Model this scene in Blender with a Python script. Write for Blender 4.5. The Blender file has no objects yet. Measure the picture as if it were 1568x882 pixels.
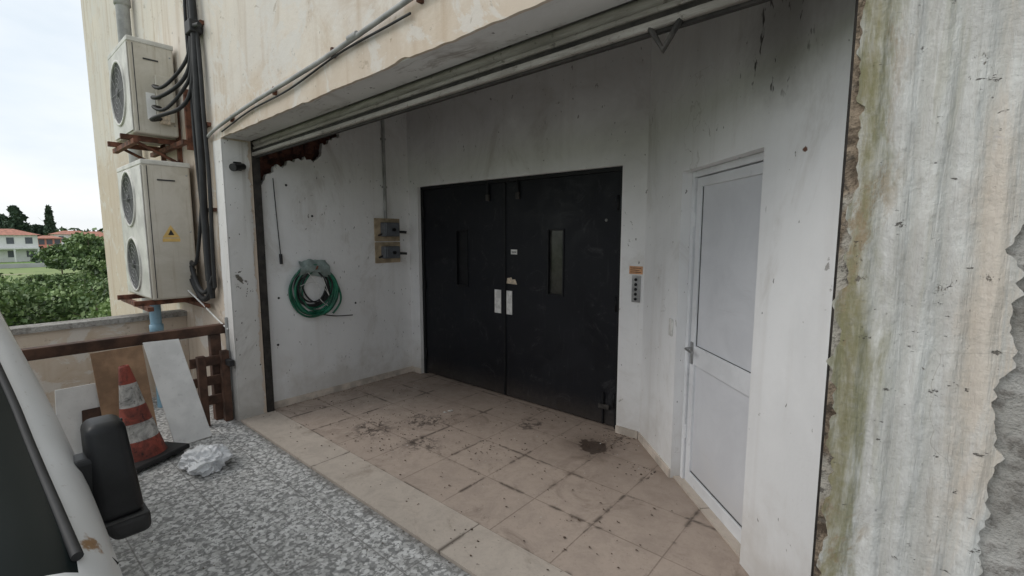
import bpy, bmesh, math, random
import numpy as np
from mathutils import Vector, noise as mn
random.seed(7); rng=np.random.default_rng(7)
S=bpy.context.scene
R=math.radians

# ------------------------------------------------------------------ node helper
class G:
    def __init__(s,name,rough=0.8,metal=0.0):
        s.m=bpy.data.materials.new(name); s.m.use_nodes=True
        s.nt=s.m.node_tree; s.b=s.nt.nodes['Principled BSDF']
        s.b.inputs['Roughness'].default_value=rough; s.b.inputs['Metallic'].default_value=metal
        s.tc=s.nt.nodes.new('ShaderNodeTexCoord').outputs['Object']
    def n(s,t): return s.nt.nodes.new(t)
    def L(s,a,b): s.nt.links.new(a,b)
    def setin(s,sock,v):
        if hasattr(v,'is_output'): s.L(v,sock)
        elif isinstance(v,(tuple,list)) and len(v)==3 and sock.type=='RGBA': sock.default_value=(*v,1)
        else: sock.default_value=v
    def mp(s,scale=(1,1,1),loc=(0,0,0),rot=(0,0,0),vec=None):
        k=s.n('ShaderNodeMapping'); s.L(vec or s.tc,k.inputs['Vector'])
        k.inputs['Scale'].default_value=scale; k.inputs['Location'].default_value=loc; k.inputs['Rotation'].default_value=rot
        return k.outputs[0]
    def noise(s,scale,detail=4,rough=.55,dist=0,vec=None,col=False):
        k=s.n('ShaderNodeTexNoise'); s.L(vec or s.tc,k.inputs['Vector'])
        k.inputs['Scale'].default_value=scale;k.inputs['Detail'].default_value=detail
        k.inputs['Roughness'].default_value=rough;k.inputs['Distortion'].default_value=dist
        return k.outputs['Color' if col else 'Fac']
    def voro(s,scale,feat='F1',vec=None,out='Distance'):
        k=s.n('ShaderNodeTexVoronoi'); k.feature=feat; s.L(vec or s.tc,k.inputs['Vector'])
        k.inputs['Scale'].default_value=scale; return k.outputs[out]
    def ss(s,v,a,b,lo=0.,hi=1.):
        k=s.n('ShaderNodeMapRange'); k.interpolation_type='SMOOTHSTEP'
        s.setin(k.inputs[0],v)
        if a>b: a,b,lo,hi=b,a,hi,lo
        k.inputs[1].default_value=a;k.inputs[2].default_value=b
        k.inputs[3].default_value=lo;k.inputs[4].default_value=hi
        return k.outputs[0]
    def ma(s,op,a,b=0.):
        k=s.n('ShaderNodeMath');k.operation=op;s.setin(k.inputs[0],a);s.setin(k.inputs[1],b);return k.outputs[0]
    def mix(s,f,a,b,mode='MIX'):
        k=s.n('ShaderNodeMix');k.data_type='RGBA';k.blend_type=mode
        s.setin(k.inputs[0],f);s.setin(k.inputs[6],a);s.setin(k.inputs[7],b);return k.outputs[2]
    def sep(s,vec=None):
        k=s.n('ShaderNodeSeparateXYZ');s.L(vec or s.tc,k.inputs[0]);return k.outputs
    def warp(s,amt,scale,vec=None):
        c=s.noise(scale,3,.5,0,vec,True)
        a=s.n('ShaderNodeVectorMath');a.operation='SUBTRACT';s.L(c,a.inputs[0]);a.inputs[1].default_value=(.5,.5,.5)
        b=s.n('ShaderNodeVectorMath');b.operation='SCALE';s.L(a.outputs[0],b.inputs[0]);b.inputs['Scale'].default_value=amt
        d=s.n('ShaderNodeVectorMath');d.operation='ADD';s.L(vec or s.tc,d.inputs[0]);s.L(b.outputs[0],d.inputs[1]);return d.outputs[0]
    def col(s,c): s.setin(s.b.inputs['Base Color'],c)
    def rgh(s,c): s.setin(s.b.inputs['Roughness'],c)
    def bump(s,h,strength=.3,dist=.01):
        k=s.n('ShaderNodeBump');k.inputs['Strength'].default_value=strength;k.inputs['Distance'].default_value=dist
        s.L(h,k.inputs['Height'])
        s.L(k.outputs[0],s.b.inputs['Normal'])
    def blob(s,c,r0,r1,ns,na):
        x=s.sep(); t=None
        for k in range(3):
            if c[k] is None: continue
            q=s.ma('POWER',s.ma('ABSOLUTE',s.ma('SUBTRACT',x[k],c[k])),2.)
            t=q if t is None else s.ma('ADD',t,q)
        d=s.ma('ADD',s.ma('SQRT',t),s.ma('MULTIPLY',s.ma('SUBTRACT',s.noise(ns,4,.65),.5),na))
        return s.ss(d,r1,r0)

def simple(name,c,rough=.6,metal=0,var=.25,scale=8,bump=.1,spec=None):
    g=G(name,rough,metal)
    n=g.noise(scale,5,.6); n2=g.noise(scale*7,3,.6)
    d=tuple(x*(1-var) for x in c); h=tuple(min(1,x*(1+var*.5)) for x in c)
    f=g.ss(n,.35,.65)
    k=g.mix(f,d,h); k=g.mix(g.ss(n2,.58,.75,0,.35),k,tuple(x*.6 for x in c))
    if spec is not None: g.b.inputs['Specular IOR Level'].default_value=spec
    g.col(k); g.bump(n2,bump,.003); return g.m

def plaster(name,base,shade,stain,stain_amt=.5,streak=.3,speck=1.,crack=.0,floorgrime=True,rough=.9,bumpd=.006,extra=None):
    g=G(name,rough)
    xyz=g.sep()
    big=g.noise(.9,5,.6,.6); mid=g.noise(4,6,.65,.3); fine=g.noise(45,4,.6)
    c=g.mix(g.ss(big,.35,.68),base,shade)
    c=g.mix(g.ss(mid,.45,.75,0,.45),c,shade)
    st=g.noise(1.6,6,.7,1.2,g.mp((1,1,.7),(3,5,2)))
    c=g.mix(g.ss(st,.54,.72,0,stain_amt),c,stain)
    sk=g.noise(1.,4,.6,.2,g.mp((9,9,.5)))
    c=g.mix(g.ss(sk,.50,.72,0,streak),c,stain)
    sp=g.noise(9,5,.72,.4,g.mp((1,1,1),(7,1,3)))
    sm=g.ss(sp,.665,.70)
    c=g.mix(g.ma('MULTIPLY',sm,.7*speck),c,tuple(x*.5 for x in stain))
    sp2=g.noise(30,2,.6,0,g.mp((1,1,.6),(1,9,3)))
    c=g.mix(g.ss(sp2,.70,.745,0,.75*speck),c,(.09,.075,.06))
    if crack>0:
        w=g.warp(.5,4.0); vd=g.voro(.7,'DISTANCE_TO_EDGE',w)
        cm=g.ss(g.noise(.8,2,.5,0,g.mp((1,1,1),(11,2,4))),.52,.6)
        cr=g.ma('MULTIPLY',g.ss(vd,.0030,.0004),cm)
        c=g.mix(g.ma('MULTIPLY',cr,.5*crack),c,(.2,.17,.13))
    if floorgrime:
        gz=g.ma('ADD',xyz[2],g.ma('MULTIPLY',g.ma('SUBTRACT',mid,.5),1.1))
        c=g.mix(g.ss(gz,.50,-.05,0,.5),c,stain)
    if extra: c=extra(g,c,xyz,mid,st)
    g.col(c)
    h=g.ma('ADD',g.ma('MULTIPLY',fine,.35),g.ma('MULTIPLY',mid,1.2))
    h=g.ma('SUBTRACT',h,g.ma('MULTIPLY',sm,.6))
    g.bump(h,.6,bumpd); return g.m

M={}
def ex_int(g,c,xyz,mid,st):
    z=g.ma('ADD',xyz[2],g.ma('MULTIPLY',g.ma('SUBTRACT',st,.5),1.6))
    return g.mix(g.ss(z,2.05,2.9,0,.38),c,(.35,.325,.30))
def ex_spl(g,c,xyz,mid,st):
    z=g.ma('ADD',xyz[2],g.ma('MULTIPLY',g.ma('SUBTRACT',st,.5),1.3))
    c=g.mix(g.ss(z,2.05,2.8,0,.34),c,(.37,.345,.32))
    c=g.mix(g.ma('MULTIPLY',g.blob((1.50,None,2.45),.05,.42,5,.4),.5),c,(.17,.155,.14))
    fl=g.noise(14,4,.7,.2,g.mp((1,1,.30),(2,0,0),(0,R(-28),0)))
    fm=g.ma('MULTIPLY',g.ss(fl,.60,.64),g.blob((1.42,None,2.42),.16,.34,4,.25))
    c=g.mix(g.ma('MULTIPLY',fm,.9),c,(.035,.03,.028))
    hm=g.blob((1.66,None,1.93),.008,.014,30,.03)
    c=g.mix(hm,c,(.15,.07,.045))
    return c
def ex_fac(g,c,xyz,mid,st):
    n=g.noise(2.6,6,.72,.6,g.mp((1,1,1.4),(1,4,8)))
    z=g.ma('ADD',xyz[2],g.ma('MULTIPLY',g.ma('SUBTRACT',n,.5),1.3))
    c=g.mix(g.ss(z,2.85,2.42,0,.48),c,(.50,.37,.25))
    pt=g.noise(3.3,6,.7,.8,g.mp((1,1,1),(8,4,1)))
    c=g.mix(g.ss(pt,.55,.60,0,.65),c,(.66,.63,.59))
    dk=g.noise(7,6,.78,.5,g.mp((1,1,1),(8,14,1)))
    c=g.mix(g.ss(dk,.61,.66,0,.55),c,(.32,.25,.18))
    return c
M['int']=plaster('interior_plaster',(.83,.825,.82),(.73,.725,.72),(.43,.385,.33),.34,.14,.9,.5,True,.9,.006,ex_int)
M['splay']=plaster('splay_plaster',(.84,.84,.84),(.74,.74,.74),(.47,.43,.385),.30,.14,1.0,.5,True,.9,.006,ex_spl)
M['fac']=plaster('facade_plaster',(.70,.635,.555),(.65,.60,.545),(.44,.33,.23),.5,.5,1.,.3,False,.9,.008,ex_fac)
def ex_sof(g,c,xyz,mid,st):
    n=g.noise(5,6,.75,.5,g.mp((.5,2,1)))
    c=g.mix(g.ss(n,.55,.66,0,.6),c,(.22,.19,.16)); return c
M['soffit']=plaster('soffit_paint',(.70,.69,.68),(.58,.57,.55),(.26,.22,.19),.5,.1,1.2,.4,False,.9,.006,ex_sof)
M['reveal']=plaster('reveal_paint',(.70,.69,.67),(.60,.58,.55),(.25,.22,.18),.6,.45,2.,.5,True)
g=G('raw_concrete',.95); a=g.noise(3,6,.7,.3); b=g.noise(30,5,.7); v=g.noise(1,5,.6,.2,g.mp((14,14,1)))
c=g.mix(g.ss(a,.35,.65),(.28,.265,.24),(.43,.415,.39)); c=g.mix(g.ss(b,.45,.68,0,.75),c,(.13,.115,.10)); c=g.mix(g.ss(v,.5,.7,0,.35),c,(.47,.46,.43))
g.col(c); g.bump(g.ma('ADD',b,g.ma('MULTIPLY',a,1.5)),1.,.016); M['conc']=g.m
g=G('exposed_edge',.95); a=g.noise(7,6,.75,.3); b=g.noise(40,5,.7); s2=g.noise(3,4,.6,.3)
c=g.mix(g.ss(a,.42,.58),(.09,.065,.045),(.33,.26,.19)); c=g.mix(g.ss(s2,.54,.62),c,(.42,.39,.34)); c=g.mix(g.ss(b,.5,.66,0,.75),c,(.035,.03,.025))
g.col(c); g.bump(g.ma('ADD',b,a),1.,.015); M['edge']=g.m
# column paint
g=G('column_paint',.85); x=g.sep()
st1=g.noise(1,7,.72,.5,g.mp((22,8,1.1))); st2=g.noise(1,6,.7,.4,g.mp((9,4,.6),(2,0,0))); a=g.noise(5,7,.75,.5); f=g.noise(55,5,.7)
wv=g.n('ShaderNodeTexWave'); g.L(g.warp(.05,1.6,g.mp((1,1,.35))),wv.inputs['Vector']); wv.bands_direction='X'; wv.inputs['Scale'].default_value=5.5; wv.inputs['Distortion'].default_value=2.2; wv.inputs['Detail'].default_value=4; wv.inputs['Detail Scale'].default_value=3.; wv=wv.outputs['Fac']
c=g.mix(g.ss(a,.35,.62),(.655,.65,.62),(.53,.52,.495))
c=g.mix(g.ss(st1,.50,.70,0,.7),c,(.37,.355,.315))
c=g.mix(g.ss(wv,.35,.0,0,.4),c,(.40,.385,.345))
c=g.mix(g.ss(st2,.54,.66,0,.5),c,(.37,.355,.28))
xg=g.ma('ADD',x[0],g.ma('MULTIPLY',g.ma('SUBTRACT',a,.5),.10))
ed=g.ss(xg,-.045,-.100)
c=g.mix(g.ma('MULTIPLY',ed,g.ss(g.noise(1,6,.7,.4,g.mp((6,2,1.4),(4,0,7))),.38,.56)),c,(.25,.225,.13))
green=g.ma('MULTIPLY',g.ss(xg,.0,-.065),g.ss(g.noise(1,6,.7,.5,g.mp((7,2,1.3))),.47,.62))
c=g.mix(g.ma('MULTIPLY',green,.8),c,(.19,.18,.085))
br=g.noise(5,7,.8,.5,g.mp((1,1,.4),(9,1,3))); c=g.mix(g.ma('MULTIPLY',g.ss(br,.53,.62),g.ss(xg,-.01,-.09,.12,.8)),c,(.27,.20,.12))
cream=g.ma('MULTIPLY',g.ss(xg,.06,.13),g.ss(g.noise(1,6,.7,.4,g.mp((10,2,1.2),(1,3,3))),.42,.6)); c=g.mix(g.ma('MULTIPLY',cream,.55),c,(.62,.51,.40))
c=g.mix(g.ss(f,.50,.70,0,.35),c,(.36,.345,.31))
pk=g.noise(12,7,.8,.4,g.mp((1,1,.7),(4,4,1))); pm=g.ss(pk,.635,.655)
c=g.mix(g.ma('MULTIPLY',pm,.85),c,(.17,.14,.11))
pk2=g.noise(32,4,.7,.2,g.mp((.7,1,1.5),(1,7,1))); pm2=g.ss(pk2,.665,.695); c=g.mix(g.ma('MULTIPLY',pm2,.85),c,(.08,.07,.06))
vp=g.noise(5,5,.7,.5,g.mp((1,1,1),(21,4,1))); c=g.mix(g.ss(vp,.66,.70,0,.5),c,(.36,.34,.40))
w=g.warp(.10,7.0); vd=g.voro(3.2,'DISTANCE_TO_EDGE',w); cm=g.ss(g.noise(2.5,2,.5,0,g.mp((1,1,1),(1,2,4))),.52,.6)
cr=g.ma('MULTIPLY',g.ss(vd,.0035,.0005),cm); c=g.mix(g.ma('MULTIPLY',cr,.4),c,(.2,.17,.13))
g.col(c)
h=g.ma('ADD',g.ma('MULTIPLY',st1,1.4),g.ma('ADD',g.ma('MULTIPLY',f,.40),a)); h=g.ma('ADD',h,g.ma('MULTIPLY',wv,1.5)); h=g.ma('SUBTRACT',h,g.ma('MULTIPLY',pm,1.2)); h=g.ma('SUBTRACT',h,g.ma('MULTIPLY',pm2,.6))
g.bump(h,.8,.011); M['colp']=g.m
g=G('old_brick',.95)
a=g.noise(12,5,.7); c=g.mix(g.ss(a,.4,.6),(.04,.018,.014),(.13,.05,.035)); g.col(c); g.bump(a,1,.03); M['brick']=g.m
def tiles(name,c1,c2,grout,w,loc,mort,dirt,drain=False):
    g=G(name,.6)
    v=g.mp((1,1,1),loc)
    def br(m,sm):
        k=g.n('ShaderNodeTexBrick'); g.L(v,k.inputs['Vector']); k.offset=0; k.squash=1
        k.inputs['Scale'].default_value=1;k.inputs['Mortar Size'].default_value=m;k.inputs['Mortar Smooth'].default_value=sm
        k.inputs['Brick Width'].default_value=w[0];k.inputs['Row Height'].default_value=w[1];k.inputs['Bias'].default_value=0
        k.inputs['Color1'].default_value=(*c1,1);k.inputs['Color2'].default_value=(*c2,1);k.inputs['Mortar'].default_value=(*grout,1)
        return k
    k=br(mort,.1); k2=br(.022,1.)
    big=g.noise(1.1,6,.7,.5); mid=g.noise(6,6,.7,.4); fine=g.noise(60,4,.7)
    dc=tuple(x*.70 for x in c2)
    c=g.mix(g.ma('MULTIPLY',k.outputs['Fac'],g.ss(mid,.3,.55,.35,1.)),c1,grout)
    c=g.mix(g.ma('MULTIPLY',g.ma('SUBTRACT',1.,k.outputs['Fac']),.999),c,k.outputs['Color'])
    c=g.mix(g.ss(mid,.38,.7,0,.5),c,dc)
    c=g.mix(g.ss(fine,.5,.75,0,.4),c,tuple(x*.6 for x in c1))
    y=g.sep()[1]
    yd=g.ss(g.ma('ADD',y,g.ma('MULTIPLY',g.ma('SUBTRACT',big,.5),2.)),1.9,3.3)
    if drain: c=g.mix(g.ma('MULTIPLY',yd,.5),c,dirt)  # tiles turn a darker brown towards the back wall
    m2=g.ss(g.noise(3.5,5,.7,.6,g.mp((1,1,1),(0,6,0))),.50,.60)
    c=g.mix(g.ma('MULTIPLY',g.ma('MULTIPLY',k2.outputs['Fac'],m2),.85),c,tuple(x*.4 for x in dirt))
    c=g.mix(g.ss(g.noise(2.2,6,.75,.9,g.mp((1,1,1),(3,1,0))),.53,.68,0,.6),c,dirt)
    sp=g.noise(22,5,.75,.3); c=g.mix(g.ss(sp,.65,.70,0,.7),c,tuple(x*.45 for x in dirt))
    ls=g.noise(18,5,.75,.3,g.mp((1,1,1),(8,8,0))); c=g.mix(g.ss(ls,.68,.73,0,.5),c,(.6,.56,.5))
    if drain:
        c=g.mix(g.ma('MULTIPLY',g.blob((-1.72,2.97,None),.10,.135,9,.36),.9),c,(.022,.012,.009))
        c=g.mix(g.ma('MULTIPLY',g.blob((-1.74,2.97,None),.10,.32,7,.36),.4),c,(.08,.055,.04))
        for cx,cy,r in ((-3.25,2.05,.24),(-2.75,2.15,.2),(-3.05,2.45,.22),(-2.35,3.0,.15)):
            n_=g.noise(16,5,.75,.4,g.mp((1,1,1),(cx,cy,0)))
            c=g.mix(g.ma('MULTIPLY',g.ma('MULTIPLY',g.blob((cx,cy,None),r*.3,r,6,.3),g.ss(n_,.46,.56)),.8),c,(.045,.032,.026))
    g.col(c); g.rgh(g.ss(mid,.3,.7,.5,.85))
    h=g.ma('SUBTRACT',g.ma('MULTIPLY',fine,.15),k.outputs['Fac']); g.bump(h,.45,.003); return g.m
M['tile']=tiles('bay_floor_tiles',(.475,.385,.32),(.44,.355,.295),(.25,.195,.155),(.4,.4),(2.024,-1.72,0),.0035,(.20,.15,.118),True)
M['thr']=tiles('threshold_stone',(.54,.47,.40),(.51,.44,.375),(.15,.12,.10),(1.33,2.),(3.03,0,0),.004,(.30,.24,.19))
# pebble-wash paving
g=G('pebble_paving',.8)
w=g.warp(.016,32)
vd=g.voro(40,'F1',w); vc=g.voro(40,'F1',w,'Color'); nz=g.noise(36,3,.6,.6)
big=g.noise(.8,5,.65,.4); mid=g.noise(5,5,.7)
hsv=g.n('ShaderNodeRGBToBW'); g.L(vc,hsv.inputs[0]); rnd=hsv.outputs[0]
c=g.mix(g.ss(rnd,.2,.85),(.47,.465,.45),(.70,.695,.68))
c=g.mix(g.ss(nz,.51,.57,0,.85),c,(.19,.19,.185))
c=g.mix(g.ss(vd,.55,.75,0,.65),c,(.17,.17,.165))
c=g.mix(g.ss(mid,.55,.75,0,.35),c,(.27,.26,.24)); c=g.mix(g.ss(big,.5,.7,0,.3),c,(.32,.31,.29))
k=g.n('ShaderNodeTexBrick'); g.L(g.mp((1,1,1),(.13,-.03,0)),k.inputs['Vector']); k.offset=0
for a_,b_ in (('Scale',1),('Mortar Size',.004),('Brick Width',.4),('Row Height',.4),('Mortar Smooth',.3)): k.inputs[a_].default_value=b_
c=g.mix(g.ma('MULTIPLY',k.outputs['Fac'],.6),c,(.16,.15,.14))
dk=g.noise(9,5,.75,.4,g.mp((1,1,1),(5,5,0))); c=g.mix(g.ss(dk,.66,.71,0,.8),c,(.07,.065,.055))
yy=g.sep(); c=g.mix(g.ma('MULTIPLY',g.ss(g.ma('ADD',yy[1],g.ma('MULTIPLY',g.ma('SUBTRACT',mid,.5),.12)),1.37,1.42),.6),c,(.13,.115,.10))
g.col(c); g.bump(g.ma('SUBTRACT',g.ma('ADD',rnd,g.ma('MULTIPLY',nz,-1.)),k.outputs['Fac']),.5,.003); M['pave']=g.m
# black door
g=G('black_door_paint',.5); a=g.noise(2.5,6,.7,.6); b=g.noise(1,5,.7,.2,g.mp((40,40,3))); f=g.noise(22,5,.75); sc=g.noise(3,7,.82,1.5,g.mp((1,1,1),(4,0,2)))
c=g.mix(g.ss(a,.4,.7),(.0045,.0055,.0085),(.010,.011,.0145)); c=g.mix(g.ss(b,.58,.78,0,.4),c,(.045,.045,.048)); c=g.mix(g.ss(f,.64,.72,0,.5),c,(.11,.10,.09))
c=g.mix(g.ss(sc,.54,.70,0,.50),c,(.060,.060,.063))
z=g.sep()[2]; c=g.mix(g.ma('MULTIPLY',g.ss(g.ma('ADD',z,g.ma('MULTIPLY',f,.25)),.40,.08),.40),c,(.10,.08,.065))
g.b.inputs['Specular IOR Level'].default_value=.28
g.col(c); g.rgh(g.ss(a,.35,.65,.38,.65)); g.bump(g.ma('ADD',a,g.ma('MULTIPLY',f,.1)),.25,.006); M['bdoor']=g.m
M['bdoor2']=simple('black_trim',(.008,.0085,.010),.5,0,.4,12,.1,.3)
M['glass']=simple('dark_wired_glass',(.045,.044,.038),.2,0,.5,6,.02,.4)
M['plate']=simple('white_plate',(.68,.67,.64),.5,0,.2,20)
M['label']=simple('cream_label',(.60,.50,.38),.7,0,.3,40)
M['orange']=simple('orange_sign',(.62,.33,.17),.6,0,.2,30)
M['alu']=simple('white_aluminium',(.74,.75,.77),.42,0,.10,3,.02)
g=G('door_panel_white',.4); a=g.noise(3,5,.65,.6); sc=g.noise(1,5,.7,.2,g.mp((3,3,30))); z=g.sep()[2]
c=g.mix(g.ss(a,.35,.7),(.70,.71,.74),(.63,.64,.67)); c=g.mix(g.ss(sc,.6,.8,0,.3),c,(.45,.44,.43)); c=g.mix(g.ss(g.ma('ADD',z,g.ma('MULTIPLY',a,.5)),.65,.15,0,.45),c,(.42,.38,.34)); g.col(c); g.bump(a,.1,.003); M['alup']=g.m
M['gasket']=simple('gasket',(.05,.05,.05),.8)
M['steel']=simple('brushed_steel',(.42,.42,.42),.35,.8,.2,20)
def streaky(name,c0,c1,c2):
    g=G(name,.7); a=g.noise(1,5,.7,.2,g.mp((3,30,30))); b=g.noise(18,5,.75,.3)
    c=g.mix(g.ss(a,.38,.62),c0,c1); c=g.mix(g.ss(b,.56,.68,0,.75),c,c2); g.col(c); g.bump(b,.4,.004); return g.m
M['shut']=streaky('shutter_slats',(.36,.335,.305),(.24,.22,.195),(.07,.055,.045))
M['shutd']=simple('shutter_guide',(.035,.030,.026),.8,0,.5,15)
M['rust']=simple('rusty_iron',(.15,.06,.035),.85,0,.6,14,.3)
M['dkiron']=simple('dark_iron',(.05,.045,.04),.7,0,.6,14,.3)
M['wood']=simple('dark_wood',(.085,.042,.026),.75,0,.5,9,.3)
M['ply']=simple('plywood',(.38,.235,.14),.75,0,.3,6,.1)
M['wboard']=simple('white_board',(.82,.81,.79),.6,0,.10,5,.05)
M['rubber']=simple('black_rubber',(.018,.018,.019),.6,0,.4,10)
M['blackp']=simple('black_plastic',(.010,.0105,.012),.45,0,.45,9,.12,.35)
g=G('ac_casing',.5); a=g.noise(3,6,.7,.5); sk_=g.noise(1,5,.65,.2,g.mp((25,25,1.2))); sp_=g.noise(30,4,.75)
c=g.mix(g.ss(a,.35,.65),(.60,.56,.49),(.50,.46,.385)); c=g.mix(g.ss(sk_,.54,.72,0,.5),c,(.36,.30,.21)); c=g.mix(g.ss(sp_,.66,.72,0,.6),c,(.20,.12,.07)); g.col(c); g.bump(a,.1,.003); M['ac']=g.m
M['acd']=simple('ac_grille',(.035,.035,.037),.6,0,.2,10)
M['acw']=simple('ac_front',(.60,.585,.54),.5,0,.2,5,.03)
M['yellow']=simple('yellow_sticker',(.70,.47,.16),.5,0,.1,20)
M['pvc']=simple('grey_pvc',(.33,.33,.32),.5,0,.3,6)
M['blue']=simple('blue_pipe',(.22,.37,.47),.5,0,.2,6)
M['green']=simple('green_hose',(.015,.14,.08),.4,0,.4,10)
M['greycloth']=simple('grey_cover',(.27,.33,.31),.7,0,.3,12,.3)
M['beige']=simple('beige_backboard',(.42,.33,.22),.7,0,.3,14)
M['box']=simple('grey_switch_box',(.13,.14,.155),.45,0,.2,14)
M['skirt']=simple('skirting_tile',(.56,.49,.42),.7,0,.3,6)
g=G('van_paint',.28); a=g.noise(3,5,.6); f=g.noise(50,4,.7)
c=g.mix(g.ss(a,.4,.7,0,.35),(.68,.69,.70),(.56,.56,.55)); c=g.mix(g.ss(f,.62,.72,0,.4),c,(.3,.27,.23))
rb=g.blob((-1.155,.115,1.015),.014,.026,45,.06); c=g.mix(rb,c,(.30,.18,.09)); rb=g.blob((-1.155,.12,1.01),.002,.012,45,.06); c=g.mix(rb,c,(.10,.04,.02))
g.col(c); M['van']=g.m
g=G('windscreen',.25); g.col((.010,.014,.014)); g.b.inputs['Specular IOR Level'].default_value=.15; M['wind']=g.m
g=G('plastic_bag',.45); a=g.noise(20,4,.6); g.col(g.mix(a,(.72,.73,.75),(.82,.83,.84))); g.b.inputs['Subsurface Weight'].default_value=.3; g.b.inputs['Subsurface Radius'].default_value=(.03,.03,.03); g.bump(g.noise(30,4,.6,1.),.5,.01); M['bag']=g.m
def conem(n,c):
    g=G(n,.75); a=g.noise(9,6,.75,.6); b=g.noise(40,4,.7)
    k=g.mix(g.ss(a,.38,.60,0,.85),c,tuple(x*.35+.01 for x in c)); k=g.mix(g.ss(a,.58,.64,0,.9),k,(.02,.018,.017)); k=g.mix(g.ss(b,.56,.68,0,.6),k,(.04,.03,.03)); g.col(k); return g.m
M['cr']=conem('cone_red',(.34,.075,.05)); M['cw']=conem('cone_white',(.56,.54,.51))
M['leafd']=simple('leaf_dark',(.050,.085,.030),.7,0,.5,.5); M['leafl']=simple('leaf_light',(.22,.30,.12),.7,0,.4,.5); M['leafm']=simple('leaf_mid',(.12,.19,.07),.7,0,.4,.5); M['leafg']=simple('leaf_far',(.06,.095,.06),.8,0,.4,.05)
M['bark']=simple('bark',(.11,.08,.055),.9,0,.4,8,.5)
M['hw']=simple('house_white',(.72,.72,.70),.8,0,.1,.3); M['hr']=simple('roof_tile_red',(.44,.19,.13),.8,0,.3,2); M['ho']=simple('house_salmon',(.60,.27,.20),.8,0,.15,.5); M['hg']=simple('house_grey',(.42,.42,.42),.8,0,.15,.3); M['win']=simple('window_dark',(.10,.11,.13),.3)
g=G('field_ground',.95); a=g.noise(.03,6,.65,.5); b=g.noise(.4,5,.7); c=g.mix(g.ss(a,.42,.58),(.15,.26,.06),(.22,.28,.10)); c=g.mix(g.ss(b,.5,.7,0,.6),c,(.09,.14,.045)); c=g.mix(g.ss(a,.60,.68),c,(.34,.29,.20)); g.col(c); M['field']=g.m
M['debris']=simple('dry_debris',(.09,.06,.04),.9,0,.5,40); M['debrisl']=simple('pale_chips',(.60,.57,.53),.9,0,.3,40)

# ------------------------------------------------------------------ mesh helpers
def mk(name,verts,faces,mat,smooth=False):
    me=bpy.data.meshes.new(name); me.from_pydata([tuple(v) for v in verts],[],faces); me.update()
    o=bpy.data.objects.new(name,me); S.collection.objects.link(o)
    for m in (mat if isinstance(mat,(list,tuple)) else [mat]): me.materials.append(M[m])
    if smooth:
        for p in me.polygons: p.use_smooth=True
    return o
def box(name,x0,x1,y0,y1,z0,z1,mat,bev=0):
    v=[(x,y,z) for x in(x0,x1) for y in(y0,y1) for z in(z0,z1)]
    f=[(0,1,3,2),(4,6,7,5),(0,4,5,1),(2,3,7,6),(0,2,6,4),(1,5,7,3)]
    o=mk(name,v,f,mat)
    if bev:
        b=o.modifiers.new('b','BEVEL');b.width=bev;b.segments=3
    return o
def group(name,parts,loc=(0,0,0),rot=(0,0,0),scale=(1,1,1)):
    e=bpy.data.objects.new(name,None); S.collection.objects.link(e); e.empty_display_size=.1
    e.location=loc; e.rotation_euler=rot; e.scale=scale
    for p in parts: p.parent=e
    return e
def tube(name,pts,r,mat,smooth=True,res=4,cyc=False):
    cu=bpy.data.curves.new(name,'CURVE');cu.dimensions='3D';cu.bevel_depth=r;cu.bevel_resolution=res;cu.use_fill_caps=True
    sp=cu.splines.new('NURBS' if smooth and len(pts)>2 else 'POLY'); sp.points.add(len(pts)-1)
    for i,p in enumerate(pts): sp.points[i].co=(*p,1)
    if sp.type=='NURBS': sp.order_u=3; sp.use_endpoint_u=not cyc; sp.resolution_u=4
    sp.use_cyclic_u=cyc
    o=bpy.data.objects.new(name,cu);S.collection.objects.link(o);cu.materials.append(M[mat]);return o
def lathe(name,prof,mats,n=32,axis='Z',c=(0,0,0)):
    v=[];f=[]
    for r,z in prof:
        for i in range(n):
            a=2*math.pi*i/n; p=(r*math.cos(a),r*math.sin(a),z)
            if axis=='Y': p=(p[0],p[2],p[1])
            if axis=='X': p=(p[2],p[0],p[1])
            v.append((p[0]+c[0],p[1]+c[1],p[2]+c[2]))
    for j in range(len(prof)-1):
        for i in range(n): f.append((j*n+i,j*n+(i+1)%n,(j+1)*n+(i+1)%n,(j+1)*n+i))
    return mk(name,v,f,mats,True)
def prism(name,outline,axis,a0,a1,mat):
    n=len(outline)
    def P(p,a): return (a,p[0],p[1]) if axis=='X' else (p[0],a,p[1])
    bm=bmesh.new()
    A=[bm.verts.new(P(p,a0)) for p in outline];B=[bm.verts.new(P(p,a1)) for p in outline]
    bm.faces.new(A);bm.faces.new(B[::-1])
    for i in range(n): bm.faces.new((A[i],B[i],B[(i+1)%n],A[(i+1)%n]))
    bmesh.ops.recalc_face_normals(bm,faces=bm.faces); bmesh.ops.triangulate(bm,faces=[f for f in bm.faces if len(f.verts)>4])
    me=bpy.data.meshes.new(name);bm.to_mesh(me);bm.free();o=bpy.data.objects.new(name,me);S.collection.objects.link(o);me.materials.append(M[mat]);return o
def jag(x,amp,z0,z1,step,seed,f=1.):
    out=[];z=z0
    while z<z1:
        n=mn.noise(Vector((seed,0,z*2.6*f)))*.55+mn.noise(Vector((seed+9,3,z*13*f)))*.55+mn.noise(Vector((seed+20,3,z*45*f)))*.40
        q=mn.noise(Vector((seed+5,7,z*6)))
        if q>.22: n-=.55*(q-.1)*2
        out.append((x+amp*n,z)); z+=step*random.uniform(.4,1.4)
    out.append((x,z1)); return out
def tilt(o,zmax,dz,zmin=-1):
    for v in o.data.vertices:
        if zmin<v.co.z<zmax: v.co.z+=(v.co.x+4.3)/4.16*dz

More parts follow.
